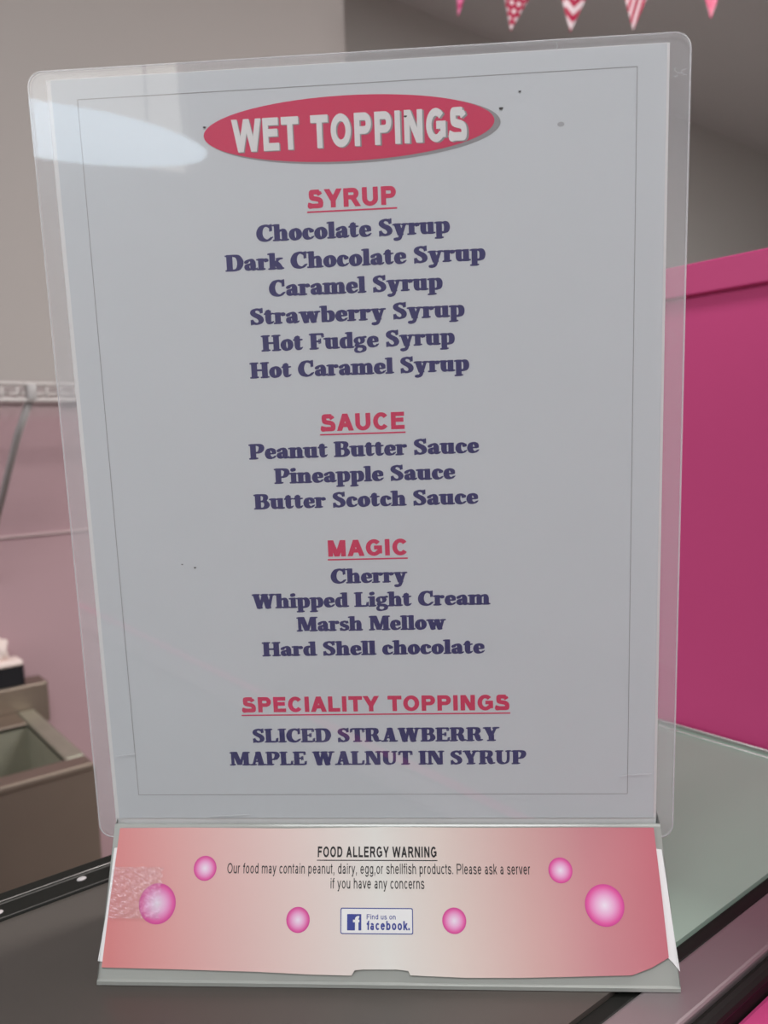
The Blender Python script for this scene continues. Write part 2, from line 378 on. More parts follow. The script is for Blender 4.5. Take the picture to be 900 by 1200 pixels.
    put('R', 740, stem(170, 0, H, b, 60, 60, 60, 0), P([(160, 662, 76), (370, 660, 80), (500, 610, 150), (520, 500, 180), (450, 380, 120), (350, 345, 74), (200, 343, 66)]), P([(400, 340, 110), (480, 270, 180), (530, 120, 175), (580, 60, 120), (690, 60, 60)]))
    put('S', 580, P([(470, 560, 66), (410, 630, 74), (270, 665, 84), (150, 600, 130), (130, 500, 155), (230, 410, 160), (380, 320, 170), (450, 200, 165), (410, 85, 120), (270, 35, 80), (150, 80, 74), (85, 170, 66)]), g_rect(445, 490, 503, 690), g_rect(55, 10, 112, 220), g_disc(474, 690, 29), g_disc(84, 12, 29))
    put('T', 680, stem(340, 0, H, b, 80, 80, 0, 0), g_rect(80, 626, 600, H), P([(75, 650, 66), (55, 500, 46)]), P([(605, 650, 66), (625, 500, 46)]))
    put('U', 760, stem(185, 300, H, b, 0, 0, 65, 60), P([(185, 350, 188), (190, 200, 188), (260, 80, 130), (400, 38, 80), (540, 100, 80), (590, 250, 76), (595, 600, 76)]), serif(520, 670, 664))
    put('W', 1040, g_slant(330, 0, 160, H, 200), g_slant(345, 0, 510, H, 84), g_slant(710, 0, 545, H, 200), g_slant(720, 0, 885, H, 80), serif(50, 290, 664), serif(440, 660, 664), serif(800, 980, 664), g_disc(335, 22, 90, 44), g_disc(710, 22, 90, 44))
    put('Y', 740, stem(375, 0, 320, b, 75, 75), g_slant(375, 250, 180, H, 200), g_slant(375, 250, 570, H, 90), serif(60, 300, 664), serif(480, 680, 664))
    return G
def grotesque(t, k=1.0):
    """t = stroke weight, k = overall width"""
    G = {}
    def put(c, adv, *parts):
        G[c] = (adv, [q for p in parts for q in (p if isinstance(p[0], list) else [p])])
    P = lambda pts: g_path([(x, y, t) for x, y in pts], cap=False)
    R, A, D = g_rect, g_ring, g_slant
    H, h, u, m = 700, 700 - t / 2, t * .92, t / 2
    a = 60
    put('A', 700, D(110, 0, 350, H, t * 1.1), D(590, 0, 350, H, t * 1.1), R(180, 150, 520, 150 + u))
    put('C', 700, A(365, 350, 315, 358, t, u, 38, 322))
    put('D', 700, R(a, 0, a + t, H), R(a, 0, 340, u), R(a, H - u, 340, H), A(340, 350, 310, 350, t, u, -90, 90))
    put('E', 640, R(a, 0, a + t, H), R(a, 0, 590, u), R(a, H - u, 580, H), R(a, 300, 550, 300 + u))
    put('F', 600, R(a, 0, a + t, H), R(a, H - u, 560, H), R(a, 300, 500, 300 + u))
    put('G', 750, A(370, 350, 320, 358, t, u, 42, 322), R(380, 270, 690, 270 + u), R(690 - t, 90, 690, 300))
    put('I', 120 + t, R(a, 0, a + t, H))
    put('L', 590, R(a, 0, a + t, H), R(a, 0, 560, u))
    put('M', 820, R(a, 0, a + t, H), R(760 - t, 0, 760, H), D(410, 0, a + t * .62, H, t * 1.1), D(410, 0, 760 - t * .62, H, t * 1.1))
    put('N', 720, R(a, 0, a + t, H), R(660 - t, 0, 660, H), D(660 - t * .6, 0, a + t * .6, H, t * 1.15))
    put('O', 760, A(380, 350, 335, 358, t, u))
    put('P', 660, R(a, 0, a + t, H), R(a, H - u, 400, H), R(a, 250, 400, 250 + u), A(400, 475, 220, 225, t, u, -90, 90))
    put('R', 710, R(a, 0, a + t, H), R(a, H - u, 420, H), R(a, 270, 420, 270 + u), A(420, 485, 215, 215, t, u, -90, 90), D(610, 0, 430, 300, t * 1.15))
    put('S', 660, P([(595 - m, 500), (540 - m, 600), (450, h), (220, h), (85 + m, 590), (85 + m, 460), (210, 385), (440, 330), (610 - m, 250), (610 - m, 115), (470, m), (220, m), (110, 80), (50 + m, 200)]))
    put('T', 640, R(320 - m, 0, 320 + m, H), R(30, H - u, 610, H))
    put('U', 720, R(a, 270, a + t, H), R(660 - t, 270, 660, H), A(360, 280, 300, 290, t, u, 180, 360))
    put('W', 960, D(260, 0, 80, H, t * 1.05), D(260, 0, 480, H, t * 1.05), D(700, 0, 480, H, t * 1.05), D(700, 0, 880, H, t * 1.05))
    put('Y', 680, R(340 - m, 0, 340 + m, 320), D(340, 260, 100, H, t * 1.15), D(340, 260, 580, H, t * 1.15))
    x = 525
    bowl = lambda cx: A(cx, x / 2, 215, x / 2 + 8, t, u)
    put('a', 530, R(430 - t, 0, 430, 330), A(260, 350, 170, 180, t, u, 0, 155), P([(430 - t, 300), (250, 285), (85 + m, 230), (80 + m, 110), (200, m), (320, 60), (430 - t, 140)]))
    put('b', 560, R(a, 0, a + t, H), bowl(280)); put('d', 560, R(495 - t, 0, 495, H), bowl(280))
    put('c', 500, A(270, x / 2, 215, x / 2 + 8, t, u, 42, 318))
    put('e', 550, A(275, x / 2, 220, x / 2 + 8, t, u, 0, 325), R(70, 225, 490, 225 + u))
    put('f', 300, R(100, 0, 100 + t, 560), A(255, 560, 155, 150, t, u, 80, 180), R(20, x - u, 280, x))
    put('g', 560, R(495 - t, 0, 495, x), bowl(280), A(280, -20, 215, 180, t, u, 200, 360))
    put('h', 550, R(a, 0, a + t, H), R(485 - t, 0, 485, 330), A(272, 320, 213, 213, t, u, 0, 170))
    put('i', 220, R(110 - m, 0, 110 + m, x), R(110 - m, 600, 110 + m, 700)); put('l', 220, R(110 - m, 0, 110 + m, H))
    put('k', 500, R(a, 0, a + t, H), D(a + t, 180, 400, x, t * 1.2), D(440, 0, 220, 320, t * 1.2))
    put('m', 830, R(a, 0, a + t, x), R(415 - m, 0, 415 + m, 360), R(770 - t, 0, 770, 360), A(240, 350, 175 + m, 183, t, u, 0, 170), A(592, 350, 178, 183, t, u, 0, 170))
    put('n', 550, R(a, 0, a + t, x), R(485 - t, 0, 485, 330), A(272, 320, 213, 213, t, u, 0, 170))
    put('o', 560, A(280, x / 2, 225, x / 2 + 8, t, u))
    put('p', 560, R(a, -190, a + t, x), bowl(280)); put('r', 350, R(a, 0, a + t, x), A(250, 330, 190, 203, t, u, 75, 175))
    put('s', 500, P([(440 - m, 390), (330, x - m), (170, x - m), (65 + m, 410), (130, 310), (350, 230), (455 - m, 140), (350, m), (160, m), (45 + m, 140)]))
    put('t', 290, R(90, 80, 90 + t, 650), A(210, 120, 120, 126, t, u, 180, 275), R(15, x - u, 260, x))
    put('u', 550, R(a, 200, a + t, x), R(485 - t, 0, 485, x), A(270, 205, 210, 213, t, u, 180, 350))
    put('v', 500, D(250, 0, 65, x, t * 1.1), D(250, 0, 435, x, t * 1.1))
    put('y', 500, D(255, 0, 65, x, t * 1.1), D(150, -190, 435, x, t * 1.1), R(60, -190, 170, -190 + u))
    put('.', 240, R(120 - m, 0, 120 + m, t * 1.1)); put(',', 240, R(120 - m, 0, 120 + m, t * 1.1), D(90, -120, 130, 0, t * .7))
    return G
def hull(P):
    """convex outline of a few points, counter-clockwise"""
    P = sorted(set(P)); out = []
    for seq in (P, P[::-1]):
        h = []
        for p in seq:
            while len(h) > 1 and (h[-1][0] - h[-2][0]) * (p[1] - h[-2][1]) - (h[-1][1] - h[-2][1]) * (p[0] - h[-2][0]) <= 0: h.pop()
            h.append(p)
        out += h[:-1]
    return out
_merged = {}
def merged(G, c, bold):
    """the glyph's pieces fused into one layer of triangles that do not overlap"""
    key = (id(G), c, bold)
    if key not in _merged:
        V, Fs = [], []
        for k, q in enumerate(G[c][1]):
            for dx, dy in (((-bold, -bold * .25), (bold, bold * .25)) if bold else ((0, 0),)):
                q = hull(q)
                Fs.append(list(range(len(V), len(V) + len(q))))
                V += [Vector((x + dx + .013 * math.sin(k * 7 + i), y + dy + .013 * math.cos(k * 5 + i))) for i, (x, y) in enumerate(q)]
        v, e, t, ov, oe, of = mathutils.geometry.delaunay_2d_cdt(V, [], Fs, 0, 1e-4)
        _merged[key] = [[(v[j].x, v[j].y) for j in f] for f, o in zip(t, of) if o]
    return _merged[key]
def line_polys(G, text, space=290, track=0, bold=0):
    x, out = 0, []
    for c in text:
        if c == ' ': x += space; continue
        out += [[(px + x, py) for px, py in q] for q in merged(G, c, bold)]
        x += G[c][0] + track
    xs = [p[0] for q in out for p in q]
    return out, min(xs), max(xs)

# ---------------------------------------------------------------- the room
def struct(name, bm, mat):
    o = link(name, bm, mat); o['kind'] = 'structure'; return o
ZC, YN, YF = 2.88, 1.60, 2.20                                       # ceiling, near left wall, far left wall
struct('floor', box(-2.3, 7.1, -2.7, 2.3, -.1, 0), FLOORM)
struct('ceiling', box(-2.3, 7.1, -2.7, 2.3, ZC, ZC + .1), CEILM)
struct('wall_left', box(-2.2, 1.192, YN, YN + .7, 0, ZC), WALLN)
struct('wall_far_left', box(1.192, 7.0, YF, YF + .1, 0, ZC), WALLF)
struct('wall_right', box(7.0, 7.1, -2.7, 2.3, 0, ZC), WALLF)
struct('wall_front', box(-2.3, 7.1, -2.7, -2.6, 0, ZC), WALLB)
# the shop-front wall behind the photographer, with a high window in it
WY0, WY1, WZ0, WZ1 = -1.245, 1.30, 1.99, 2.50
bm = box(-2.3, -2.2, -2.6, WY0, 0, ZC); box(-2.3, -2.2, WY1, YN, 0, ZC, bm=bm)
box(-2.3, -2.2, WY0, WY1, 0, WZ0, bm=bm); box(-2.3, -2.2, WY0, WY1, WZ1, ZC, bm=bm)
bmesh.ops.remove_doubles(bm, verts=bm.verts, dist=1e-5)
struct('wall_back', bm, WALLB)
w = bpy.data.objects.new('window_1', None); C.objects.link(w); w.location = (-2.25, 0, WZ0); w['kind'] = 'structure'
fm = bmesh.new()
for a, b, c, d in ((WY0, WY1, 0, .02), (WY0, WY1, WZ1 - WZ0 - .02, WZ1 - WZ0), (WY0, WY0 + .02, 0, WZ1 - WZ0), (WY1 - .02, WY1, 0, WZ1 - WZ0)):
    box(-.02, .03, a, b, c, d, bm=fm)
link('window_frame', fm, WALLB, w)
link('window_blind', box(-.03, -.022, WY0 + .01, WY1 - .01, .01, WZ1 - WZ0 - .01), glow('sunlit_blind', (1, .94, .84), BLIND), w)
struct('trim_1', box(-2.2, 1.192, YN - .005, YN, 1.216, 1.220), SEAM)
struct('baseboard_left', box(-2.2, 1.18, YN - .012, YN, 0, .1, .003), WALLB)

# added oval glow, built like a hanging lamp, mirrored as the card's bright patch
t = thing('reflection_lamp', 'unseen glowing oval hung by the shop-front window, added to mirror as the bright patch on the card', 'lamp', (-2.0, -.64, 2.03))
bm = bmesh.new(); bmesh.ops.create_uvsphere(bm, u_segments=40, v_segments=20, radius=1)
for v in bm.verts: v.co = Vector((v.co.x * .09, v.co.y * .50, v.co.z * .078))
link('reflection_glow', bm, glow('reflection_emitter', (.70, .87, 1.0), REFL_GLOW), t, smooth=True)
for s in (-.3, .3):
    link('cord', tube([(0, s, .06), (0, s, ZC - 2.03)], .003), BLACKP, t)
link('canopy', box(-.03, .03, -.4, .4, ZC - 2.03 - .02, ZC - 2.03, .004), WALLB, t)

# ---------------------------------------------------------------- serving counter
TZ = 1.174
X0, X1 = -1.0, .4875
ct = thing('serving_counter', 'narrow stainless serving counter with black gaskets and pink front, under the sign', 'counter', (0, .26, 0))
def cpart(name, bm, mat, label=None, smooth=False):
    for v in bm.verts: v.co -= Vector((0, .26, 0))
    return link(name, bm, mat, ct, label, smooth=smooth)
cpart('worktop', box(.2390, X1 - .001, .1668, .3665, TZ - .03, TZ), STEELT, 'paler steel half of the worktop, right of the stand')
cpart('worktop', box(X0, .2385, .1668, .3665, TZ - .03, TZ), DARKT, 'darker half of the worktop, left of the stand')  # worktop split into two tones, seam behind the stand
cpart('gasket', box(X0, X1 - .001, .1602, .1666, TZ - .03, TZ - .0015, .0008), RUBBER)
cpart('gasket', box(X0, X1 - .001, .3667, .3895, TZ - .03, TZ + .0012, .001), RUBBER)
cpart('edge_bead', tube([(X0, .3815, TZ + .0011), (X1 - .002, .3815, TZ + .0011)], .0004), SHINY, 'bright thin bead along the rear gasket')
cpart('edge_bead', tube([(X0, .3790, TZ + .0012), (X1 - .002, .3790, TZ + .0012)], .0004), DBEAD)
cpart('edge_bead', tube([(X0, .3672, TZ + .0012), (X1 - .002, .3672, TZ + .0012)], .0003), DBEAD)
for x, y in ((.0690, .3725), (.1065, .3755)):
    bm = bmesh.new(); bmesh.ops.create_uvsphere(bm, u_segments=12, v_segments=6, radius=.0018)
    for v in bm.verts: v.co = Vector((v.co.x * 1.3 + x, v.co.y + y, v.co.z * .4 + TZ + .0014))
    cpart('screw', bm, BRACEM, smooth=True)
# brushed rail along the customer side, then a dark groove and the pink front
cpart('front_rail', box(X0, X1 - .001, .1412, .1600, TZ - .06, TZ, .0016, seg=3), STEELR)
cpart('groove_trim', tube([(X0, .1385, TZ - .0045), (X1 - .001, .1385, TZ - .0045)], .0030, 10), RUBBER, 'black round trim below the rail')
cpart('groove_trim', box(X0, X1 - .001, .1377, .1410, TZ - .05, TZ - .007), RUBBER)
cpart('front_panel', box(X0, X1 - .001, .1150, .1375, .08, TZ - .013, .002), PINK)
cpart('rear_panel', box(X0, X1, .368, .386, .08, TZ - .032), STEELR)
cpart('plinth', box(X0 + .03, X1 - .03, .16, .36, 0, .08), BLACKP)
cpart('upstand', box(X1 - .0032, X1 - .0022, .1668, .3665, TZ, TZ + .0035, .0004), SHINY, 'thin turned-up steel lip against the pink divider')
cpart('upstand', box(X1 - .0085, X1 - .0075, .1668, .3665, TZ, TZ + .0012, .0004), SHINY)

# ---------------------------------------------------------------- pink divider at the end of the counter
dv = thing('pink_divider', 'magenta pink divider panel with projecting cap rail at the end of the counter', 'divider', (.50, .1, 0))
def dpart(name, bm, mat, label=None):
    for v in bm.verts: v.co -= Vector((.50, .1, 0))
    return link(name, bm, mat, dv, label)
dpart('panel', box(X1 + .0005, X1 + .022, -.45, .40, 0, 1.466), PINK)
dpart('cap_rail', box(X1 - .006, X1 + .028, -.455, .405, 1.466, 1.486, .0012), PINKL)

# ---------------------------------------------------------------- sink
SZ = .90
sk = thing('steel_sink', 'brown-tinted stainless sink with deep bowl and low backsplash against the left wall', 'sink', (0, 1.4, 0))
def spart(name, bm, mat, label=None, smooth=False):
    for v in bm.verts: v.co -= Vector((0, 1.4, 0))
    return link(name, bm, mat, sk, label, smooth=smooth)
xa, xb, ya, yb = -.42, .372, 1.205, 1.535
ia, ib, ja, jb = -.38, .342, 1.246, 1.466
bm = bmesh.new()                                                     # bowl walls and floor, slightly rounded
box(ib, ib + .004, ja, jb, SZ - .26, SZ - .003, bm=bm); box(ia - .004, ia, ja, jb, SZ - .26, SZ - .003, bm=bm)
box(ia, ib, ja - .004, ja, SZ - .26, SZ - .003, bm=bm); box(ia, ib, jb, jb + .004, SZ - .26, SZ - .003, bm=bm)
box(ia, ib, ja, jb, SZ - .264, SZ - .26, bm=bm)
spart('bowl', bm, STEELW)
spart('front_rim', box(xa, xb, ya, ja, SZ - .012, SZ, .004, seg=3), STEELS)
spart('side_rim', box(ib, xb, ja, yb, SZ - .012, SZ + .001, .004, seg=3), STEELW, 'paler right rim')
spart('side_rim', box(xa, ia, ja, yb, SZ - .012, SZ + .001, .004, seg=3), STEELS)
spart('rear_rim', box(ia, ib, jb, yb, SZ - .012, SZ, .003), STEELS)
spart('apron', box(xa + .006, xb + .004, ya + .004, ya + .010, SZ - .36, SZ - .008, .002), STEELS)
spart('side_panel', box(xb - .004, xb + .002, ya + .011, YN - .012, SZ - .36, SZ - .012), STEELS)
spart('backsplash', box(xa, .400, yb + .001, YN - .008, SZ - .03, SZ + .047, .003), STEELS)
for x in (xa + .04, xb - .04):
    for y in (ya + .05, yb - .02):
        spart('leg', tube([(x, y, 0), (x, y, SZ - .27)], .018, 12), STEELS)
bx = thing('black_caddy', 'small black caddy with pale cloth heaped in it, on sink backsplash', 'caddy', (.30, 1.566, SZ + .0475))
link('tray', prism(round_rect(-.06, -.024, .063, .022, .008), 0, .034), BLACKP, bx)
bm = box(-.058, .062, -.023, .021, .0345, .047, .006, seg=3)
link('cloth', bm, CLOTH, bx, smooth=True)
bm = bmesh.new(); bmesh.ops.create_icosphere(bm, subdivisions=3, radius=.017)
for v in bm.verts:
    k = 1 + .22 * math.sin(v.co.x * 300) * math.cos(v.co.z * 260)
    v.co = Vector((v.co.x * k + .026, v.co.y * k, v.co.z * k * 1.5 + .066))
link('cloth_fold', bm, CLOTH, bx, smooth=True)

# ---------------------------------------------------------------- wire shelf on the left wall
sh = thing('wire_shelf', 'white coated wire shelf on the left wall, held by a slanting brace', 'shelf', (0, YN, 1.48))
def wpart(name, bm, mat, label=None): return link(name, bm, mat, sh, label, smooth=True)
YL = -.30
dw = None
xs = [-.45 + .0215 * i for i in range(52)]
for x in xs:
    if dw is None:
        dw = wpart('deck_wire', tube([(0, -.012, -.002), (0, YL + .004, -.002), (0, YL, -.006), (0, YL, -.025)], .0016, 6), WIREM); dw.location = (x, 0, 0)
    else:
        c = dw.copy(); C.objects.link(c); c.parent = sh; c.location = (x, 0, 0)
for y, z in ((YL, 0.001), (YL, -.024), (-.15, -.005), (-.016, -.005)):
    wpart('rail_wire', tube([(xs[0], y, z), (xs[-1], y, z)], .0027, 8), WIREM)
for x in (.345, -.30):
    wpart('brace', tube([(x, YL + .004, -.018), (x - .012, YL + .05, -.075), (x - .035, -.008, -.34)], .0062, 8), BRACEM)
    wpart('brace_clip', box(x - .007, x + .007, YL - .004, YL + .014, -.024, .000, .002), BRACEM)
for x in (-.40, .05, .50):
    wpart('wall_clip', box(x - .008, x + .008, -.022, 0, -.012, .004, .002), WIREM)

# ---------------------------------------------------------------- bunting
bt_xs = [(1.299, 1.322, .922, .066, 'pink pennant with fine pale chevrons, leftmost on the string', zigzag(.012, .8, FP, lin((240, 130, 175)))),
         (1.387, 1.248, .887, .115, 'crimson pennant with white polka dots', dots(.0165, .30, FR, FW)),
         (1.490, 1.166, .881, .115, 'crimson and white zigzag pennant', zigzag(.017, 1.0, FR, FW)),
         (1.599, 1.080, .882, .110, 'pink pennant with narrow white stripes', stripes(.0135, FR, FW)),
         (1.735, .974, .901, .100, 'magenta pennant with tiny pale dots, rightmost on the string', dots(.0085, .27, lin((222, 40, 110)), FW))]
SH = 1.38
tops = []
for (x, y, z, wdt, lab, pat) in bt_xs:
    tops.append(Vector((x, y, z + SH)))                              # the tip; the pennant hangs from above it
d = (tops[3] - tops[1]).normalized(); d.z = 0; d.normalize()
LEANS = [math.radians(q) for q in (9, 11, 6, 5, 2)]
tops = [q + d * .150 * math.sin(l) + Vector((0, 0, .150 * math.cos(l))) for q, l in zip(tops, LEANS)]
ends = [tops[0] - d * .5 + Vector((0, 0, ZC - tops[0].z)), tops[-1] + d * .5 + Vector((0, 0, ZC - tops[-1].z))]
bn = thing('bunting', 'string of pink and crimson patterned pennants hung across below the ceiling', 'bunting', tops[2])
link('string', tube([ends[0] - tops[2]] + [q - tops[2] for q in tops] + [ends[1] - tops[2]], .0015, 6), WIREM, bn)
for i, (x, y, z, wdt, lab, pat) in enumerate(bt_xs):
    hw, H = wdt / 2, .150
    bm = bmesh.new()                                                 # a slightly billowing triangle of cloth
    n = 8; rows = []
    for r in range(n + 1):
        f = r / n
        rows.append([bm.verts.new(((-hw + 2 * hw * k / 6) * (1 - f), .004 * math.sin(k * 1.1 + r * .5 + i) * (1 - f), -H * f)) for k in range(7)])
    for r in range(n):
        for k in range(6): bm.faces.new((rows[r][k], rows[r][k + 1], rows[r + 1][k + 1], rows[r + 1][k]))
    bmesh.ops.remove_doubles(bm, verts=bm.verts, dist=1e-6)
    bmesh.ops.solidify(bm, geom=bm.faces[:], thickness=.0006)
    o = link('pennant', bm, node_pattern('pennant_cloth', pat), bn, lab)
    o.location = tops[i] - tops[2]; o.rotation_euler = (0, LEANS[i], math.atan2(d.y, d.x))

# ---------------------------------------------------------------- sign stand
WD = Vector((math.cos(A_SHEET), math.sin(A_SHEET), 0)); BK = Vector((-WD.y, WD.x, 0))     # along the card; away from the viewer
LT = Vector((.10390772, .3128144, -.15324576)) + EYE                 # top left corner of the strip label
O = LT + WD * .108 + BK * .004; O.z = TZ
Mb = Matrix(((WD.x, BK.x, 0, O.x), (WD.y, BK.y, 0, O.y), (0, 0, 1, O.z), (0, 0, 0, 1)))
st = thing('sign_stand', 'milky acrylic wedge sign stand with pink allergy strip, on steel counter', 'sign stand', mat4=Mb)
hz = LT.z - TZ                                                       # height of the label's top edge
yt, ybm = -.0052, -.0272                               # its distance in front of the card, top and bottom
prof = [(yt, hz), (ybm + .0012, .0020), (ybm + .0002, .0016), (ybm + .0002, .0002), (.028, .0002), (.028, .003), (.0035, hz + .004), (.0004, hz + .004), (.0004, .0461), (-.0037, .0461), (-.0037, hz + .0005), (yt + .0005, hz + .0005)]
bm = bmesh.new()
rings = []
for x0, x1 in ((-.1082, -.1098), (.1088, .1102)):                    # the foot flares slightly
    rings.append([bm.verts.new((x0 + (x1 - x0) * (1 - z / (hz + .004)), y, z)) for y, z in prof])
n = len(prof)
for i in range(n): bm.faces.new((rings[0][i], rings[0][(i + 1) % n], rings[1][(i + 1) % n], rings[1][i]))
bm.faces.new(rings[0][::-1]); bm.faces.new(rings[1])
bmesh.ops.triangulate(bm, faces=[f for f in bm.faces if len(f.verts) > 4])
link('stand_body', bm, ACRYL, st)
# label frame: x along, y up the slope, z out of the slope
sl = Vector((0, yt - (ybm + .0012), hz - .0020)); sl.normalize(); nn = Vector((1, 0, 0)).cross(sl)
Ml = Matrix(((1, sl.x, nn.x, -.1074), (0, sl.y, nn.y, yt), (0, sl.z, nn.z, hz), (0, 0, 0, 1))) @ Matrix.Scale(.9945, 4)
def onslope(name, me, mat, parent=None, label=None, smooth=False):
    o = link(name, me, mat, parent or st, label, smooth=smooth)
    if parent is None: o.matrix_local = Ml
    return o
mm = lambda pts: [(x / 1000, -y / 1000) for x, y in pts]
onslope('paper_backing', prism(mm([(3, 7.9), (-.1, 8.1), (-.5, 20), (-1.3, 34), (-2.8, 48.9), (-1.0, 49.1), (3, 49.2)]), .0002, .0005), WHITE, label='white paper edge left of the strip')
onslope('paper_backing', prism(mm([(212, 7.8), (216.9, 8.3), (217.6, 20), (218.3, 36), (219.2, 50.3), (217.0, 47.5), (215, 45.5), (212, 45)]), .0002, .0005), WHITE, label='white paper edge right of the strip')
# the printed strip, its lower edge wavy and notched, right corner cut off
edge = [(215.5, 45.6), (209, 49.0), (201.5, 51.6), (180, 52.3), (160, 52.9), (140, 53.1), (119.0, 52.5), (118.2, 51.0), (114, 50.6), (101, 50.7), (97.8, 51.0), (96.6, 52.8), (80, 52.6), (60, 51.9), (30, 51.4), (-.9, 51.0)]
top = [(1.7, .6), (30, .4), (70, .7), (110, .2), (150, .5), (190, .3), (214.6, .4)]
lab = onslope('allergy_label', prism(mm(top + [(214.8, 8), (215.2, 25)] + edge + [(.2, 26)]), .0006, .0009), STRIP, label='salmon strip printed with a food allergy warning, white in the middle')
lab_parts = []
ZL = .00096
SB, SR = grotesque(150), grotesque(92)
def inked(o): lab_parts.append(o); return o
write(SB, 'FOOD ALLERGY WARNING', 82.9, 129.9, 11.3, 3.9, ZL, BLACKI, lab, 'black underlined capitals reading FOOD ALLERGY WARNING', track=45, space=330)
link('underline', flat([mm([(82.6, 12.6), (130.2, 12.6), (130.2, 12.25), (82.6, 12.25)])], ZL), BLACKI, lab)
write(SR, 'Our food may contain peanut, dairy, egg,or shellfish products. Please ask a server', 46.8, 166, 17.3, 3.75, ZL, BLACKI, lab, 'narrow black line beginning "Our food may contain"', space=300, track=20)
write(SR, 'if you have any concerns', 88.2, 124.9, 22.6, 3.75, ZL, BLACKI, lab, 'narrow black line reading "if you have any concerns"', space=300, track=20)
for u, v, r in ((37.8, 15.5, 4.6), (19.4, 28.4, 7.4), (177.6, 15.8, 4.6), (193.4, 28.0, 7.4), (75.6, 33.8, 4.6), (136.1, 33.7, 4.6)):
    o = link('bubble', flat([ellipse(0, 0, 1, 1, 48)], 0), BUBBLE, lab)
    o.location = (u / 1000, -v / 1000, ZL); o.scale = (r / 1000, r / 1000, 1)
rr = lambda a, b, c, d, r: [(x, y) for x, y in round_rect(a / 1000, -d / 1000, c / 1000, -b / 1000, r / 1000)]
link('badge_border', flat([rr(92.2, 29.4, 120.3, 38.6, .7)], ZL), BLUEI, lab, 'blue outline of the social media badge')
link('badge_ground', flat([rr(92.55, 29.75, 119.95, 38.25, .5)], ZL + .00004), WHITE, lab)
link('badge_square', flat([rr(94.8, 31.6, 100.3, 37.3, .2)], ZL + .00008), BLUEI, lab)
G2 = grotesque(140); G3 = grotesque(110)
write(G2, 'f', 97.1, 99.6, 37.3, 5.0, ZL + .00012, WHITE, lab, 'white letter f on the blue square')
write(G3, 'Find us on', 102.4, 113.6, 33.4, 1.75, ZL + .00008, BLUEI, lab, 'small blue words above the badge name')
write(grotesque(150), 'facebook.', 102.4, 119.0, 37.1, 3.2, ZL + .00008, BLUEI, lab, 'bold blue word on the badge', track=10)
# crinkled clear patch added over the left end, tilted to catch the glare
bm = bmesh.new(); rows = []
for j in range(25):
    rows.append([bm.verts.new((.0002 + .0205 * i / 28 + (.0006 * math.sin(j * 1.9) if i == 28 else 0), -.0150 - .0185 * j / 24,
                               .00135 + .0010 * j / 24 + .00004 * math.sin(i * 1.1 + j * .6) * math.cos(j * .9 - i * .35) + random.uniform(-.000012, .000012))) for i in range(29)])
for j in range(24):
    for i in range(28): bm.faces.new((rows[j][i], rows[j + 1][i], rows[j + 1][i + 1], rows[j][i + 1]))
bmesh.ops.solidify(bm, geom=bm.faces[:], thickness=.00006)
onslope('glare_film', bm, GLARE, label='crinkled clear film over the left bubble, added to catch the window glare')

# ---------------------------------------------------------------- the laminated menu card
TL = Vector((.09200619, .30067592, .12952357)) + EYE
LEAN = -.06215957
DN = Vector((0, 0, -1)) * math.cos(LEAN) - BK * math.sin(LEAN)
DN.normalize(); NR = DN.cross(WD); NR.normalize()
TL = EYE + (TL - EYE) * 1.005
VB = .2888                                                           # depth of the pouch below the card's top line
B0 = TL + (WD * .108 + DN * VB) * 1.005
Mc = Matrix(((WD.x, -DN.x, NR.x, B0.x), (WD.y, -DN.y, NR.y, B0.y), (WD.z, -DN.z, NR.z, B0.z), (0, 0, 0, 1))) @ Matrix.Scale(1.005, 4)
cardo = thing('menu_card', 'large laminated white menu card listing wet toppings, upright in the acrylic stand', 'menu', mat4=Mc)
OX, OY = -.108, VB                                                   # u, v (mm from the paper's top left) -> local
def cp(name, me, mat, parent=None, label=None, kind=None, smooth=False):
    o = link(name, me, mat, parent or cardo, label, kind, smooth)
    if parent is None: o.location = (OX, OY, 0)
    return o
cp('backing_paper', prism(mm([(0, 0), (215.9, 0), (216.3, 286.5), (.4, 286.5)]), -.0006, 0), WHITE)
pap = cp('printed_sheet', prism(mm([(1.7, .3), (214.9, .3), (215.2, 280.4), (2.0, 280.4)]), .0001, .0004), PRINT, label='white printed sheet with a thin grey frame line')
for name, m, z in (('pouch_front', FILM, .0008), ('pouch_back', FILM2, -.0012)):
    cp(name, prism([(x, y) for x, y in round_rect(-.0066, -VB, .2228, .0029, .0052)], z, z + .0003), m)
cp('pouch_edge', tube([(x, y, 0) for x, y in round_rect(-.0066, -VB, .2228, .0029, .0052)], .00032, 6, closed=True), RIM, smooth=True)
ZI = .00045
def sheet(name, me, m, label=None): return cp(name, me, m, pap, label)
f0, f1, g0, g1, lw = 10.8, 205.0, 7.0, 270.2, .22
for a, b, c, d in ((f0, g0, f1, g0 + lw), (f0, g1, f1, g1 + lw), (f0, g0, f0 + lw, g1), (f1, g0, f1 + lw, g1)):
    sheet('frame_line', flat([mm([(a, b), (c, b), (c, d), (a, d)])], ZI), GREYI)
sheet('banner_shadow', flat([[(x, y) for x, y in ellipse(.1077, -.0222, .0514, .0110)]], ZI), GREYI)
sheet('banner', flat([[(x, y) for x, y in ellipse(.1061, -.0216, .0509, .0108)]], ZI + .00004), CRIM, 'crimson oval banner behind the title')
BH = grotesque(178)
write(BH, 'WET TOPPINGS', 65.6, 148.2, 27.9, 10.9, ZI + .00008, GREYI, pap, 'grey shadow of the title letters', space=330, track=8)
write(BH, 'WET TOPPINGS', 65.3, 147.5, 27.6, 10.9, ZI + .00012, WHITE, pap, 'white bold capitals reading WET TOPPINGS', space=330, track=8)
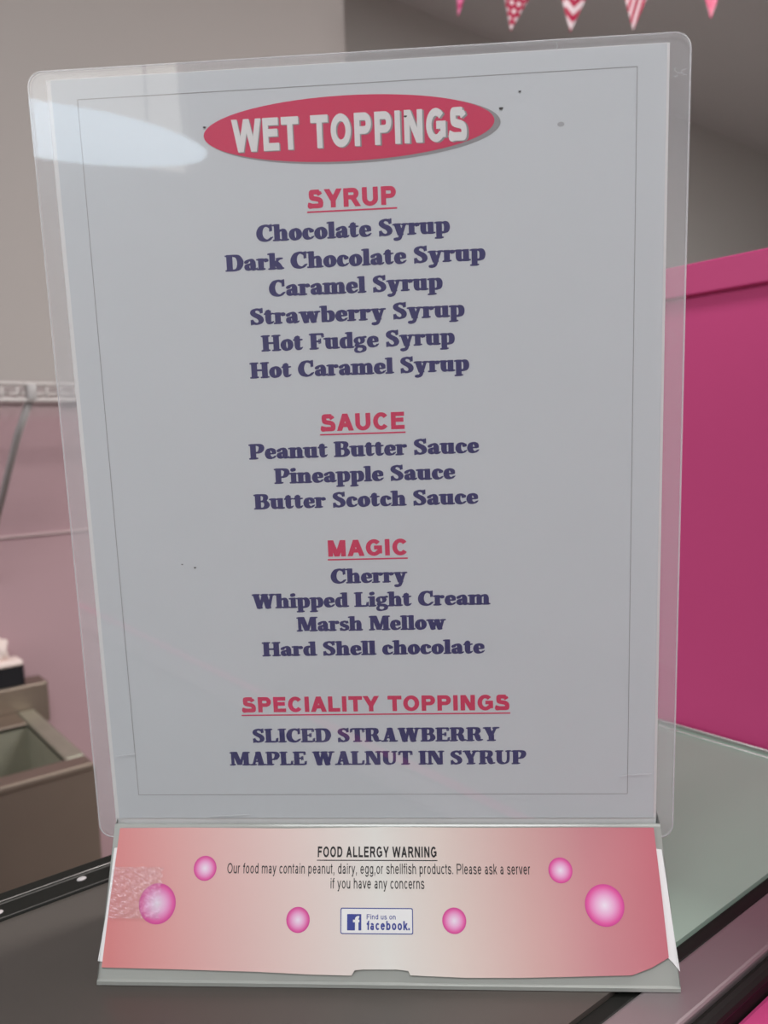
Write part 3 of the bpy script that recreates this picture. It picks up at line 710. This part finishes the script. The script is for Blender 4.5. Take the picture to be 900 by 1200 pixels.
for txt, a, b, v in (('SYRUP', 90.9, 122.3, 47.6), ('SAUCE', 91.8, 122.9, 126.4), ('MAGIC', 92.5, 122.3, 173.7), ('SPECIALITY TOPPINGS', 55.5, 160.0, 235.6)):
    write(BH, txt, a, b, v, 6.25, ZI, CRIM, pap, 'crimson bold capitals reading ' + txt, space=340, track=10, bold=7)
    sheet('underline', flat([mm([(a - .3, v + 1.5), (b + .3, v + 1.5), (b + .3, v + .95), (a - .3, v + .95)])], ZI), CRIM)
CO = cooper()
for txt, a, b, v in (('Chocolate Syrup', 71.9, 141.0, 58.1), ('Dark Chocolate Syrup', 59.9, 153.3, 67.9), ('Caramel Syrup', 75.4, 138.0, 77.3),
                     ('Strawberry Syrup', 68.0, 145.6, 87.0), ('Hot Fudge Syrup', 71.4, 141.9, 96.6), ('Hot Caramel Syrup', 66.6, 146.9, 106.2),
                     ('Peanut Butter Sauce', 64.4, 150.0, 136.0), ('Pineapple Sauce', 73.4, 141.1, 145.4), ('Butter Scotch Sauce', 65.1, 149.4, 154.9),
                     ('Cherry', 93.0, 122.3, 184.2), ('Whipped Light Cream', 62.1, 153.3, 193.5), ('Marsh Mellow', 78.9, 136.4, 202.9), ('Hard Shell chocolate', 64.9, 150.9, 212.7),
                     ('SLICED STRAWBERRY', 59.1, 156.1, 248.2), ('MAPLE WALNUT IN SYRUP', 49.2, 166.3, 257.8)):
    write(CO, txt, a, b, v, 5.7, ZI, NAVY, pap, 'navy serif line reading "%s"' % txt, space=270, bold=30)
sheet('smudge', flat([mm([(179.6 + 1.2 * math.cos(k), 24.1 + .8 * math.sin(k)) for k in [2 * PI * j / 16 for j in range(16)]])], ZI), STAIN)
for u, v, r in ((55.7, 18.7, .35), (159.3, 18.0, .45), (165.7, 12.9, .3), (126.4, 18.8, .35), (36, 175.5, .22), (40.9, 176.9, .3)):
    sheet('speck', flat([mm([(u + r * 1.6 * math.cos(k) - r * .4 * math.sin(2 * k), v + r * math.sin(k)) for k in [2 * PI * j / 8 for j in range(8)]])], ZI + .00016), DARKI)
# scuffs on the pouch: short white scratches near the top right and lower corners
def scuff(u0, v0, u1, v1, k, amp=.4, r=.00009):
    pts = [((u0 + (u1 - u0) * i / k + random.uniform(-amp, amp)) / 1000, -(v0 + (v1 - v0) * i / k + random.uniform(-amp, amp)) / 1000, .0011) for i in range(k + 1)]
    cp('scuff', tube(pts, r, 5), EDGE)
scuff(217.2, 9.0, 221.6, 11.2, 9, .6); scuff(217.6, 11.2, 220.6, 9.2, 7, .5); scuff(178, 1.6, 178.4, -1.6, 3, .2)
scuff(3.5, 253.2, 12, 252.4, 6, .25); scuff(202, 262.4, 214, 261.6, 7, .25)
scuff(40, 279.2, 56, 278.6, 6, .12, .00012)
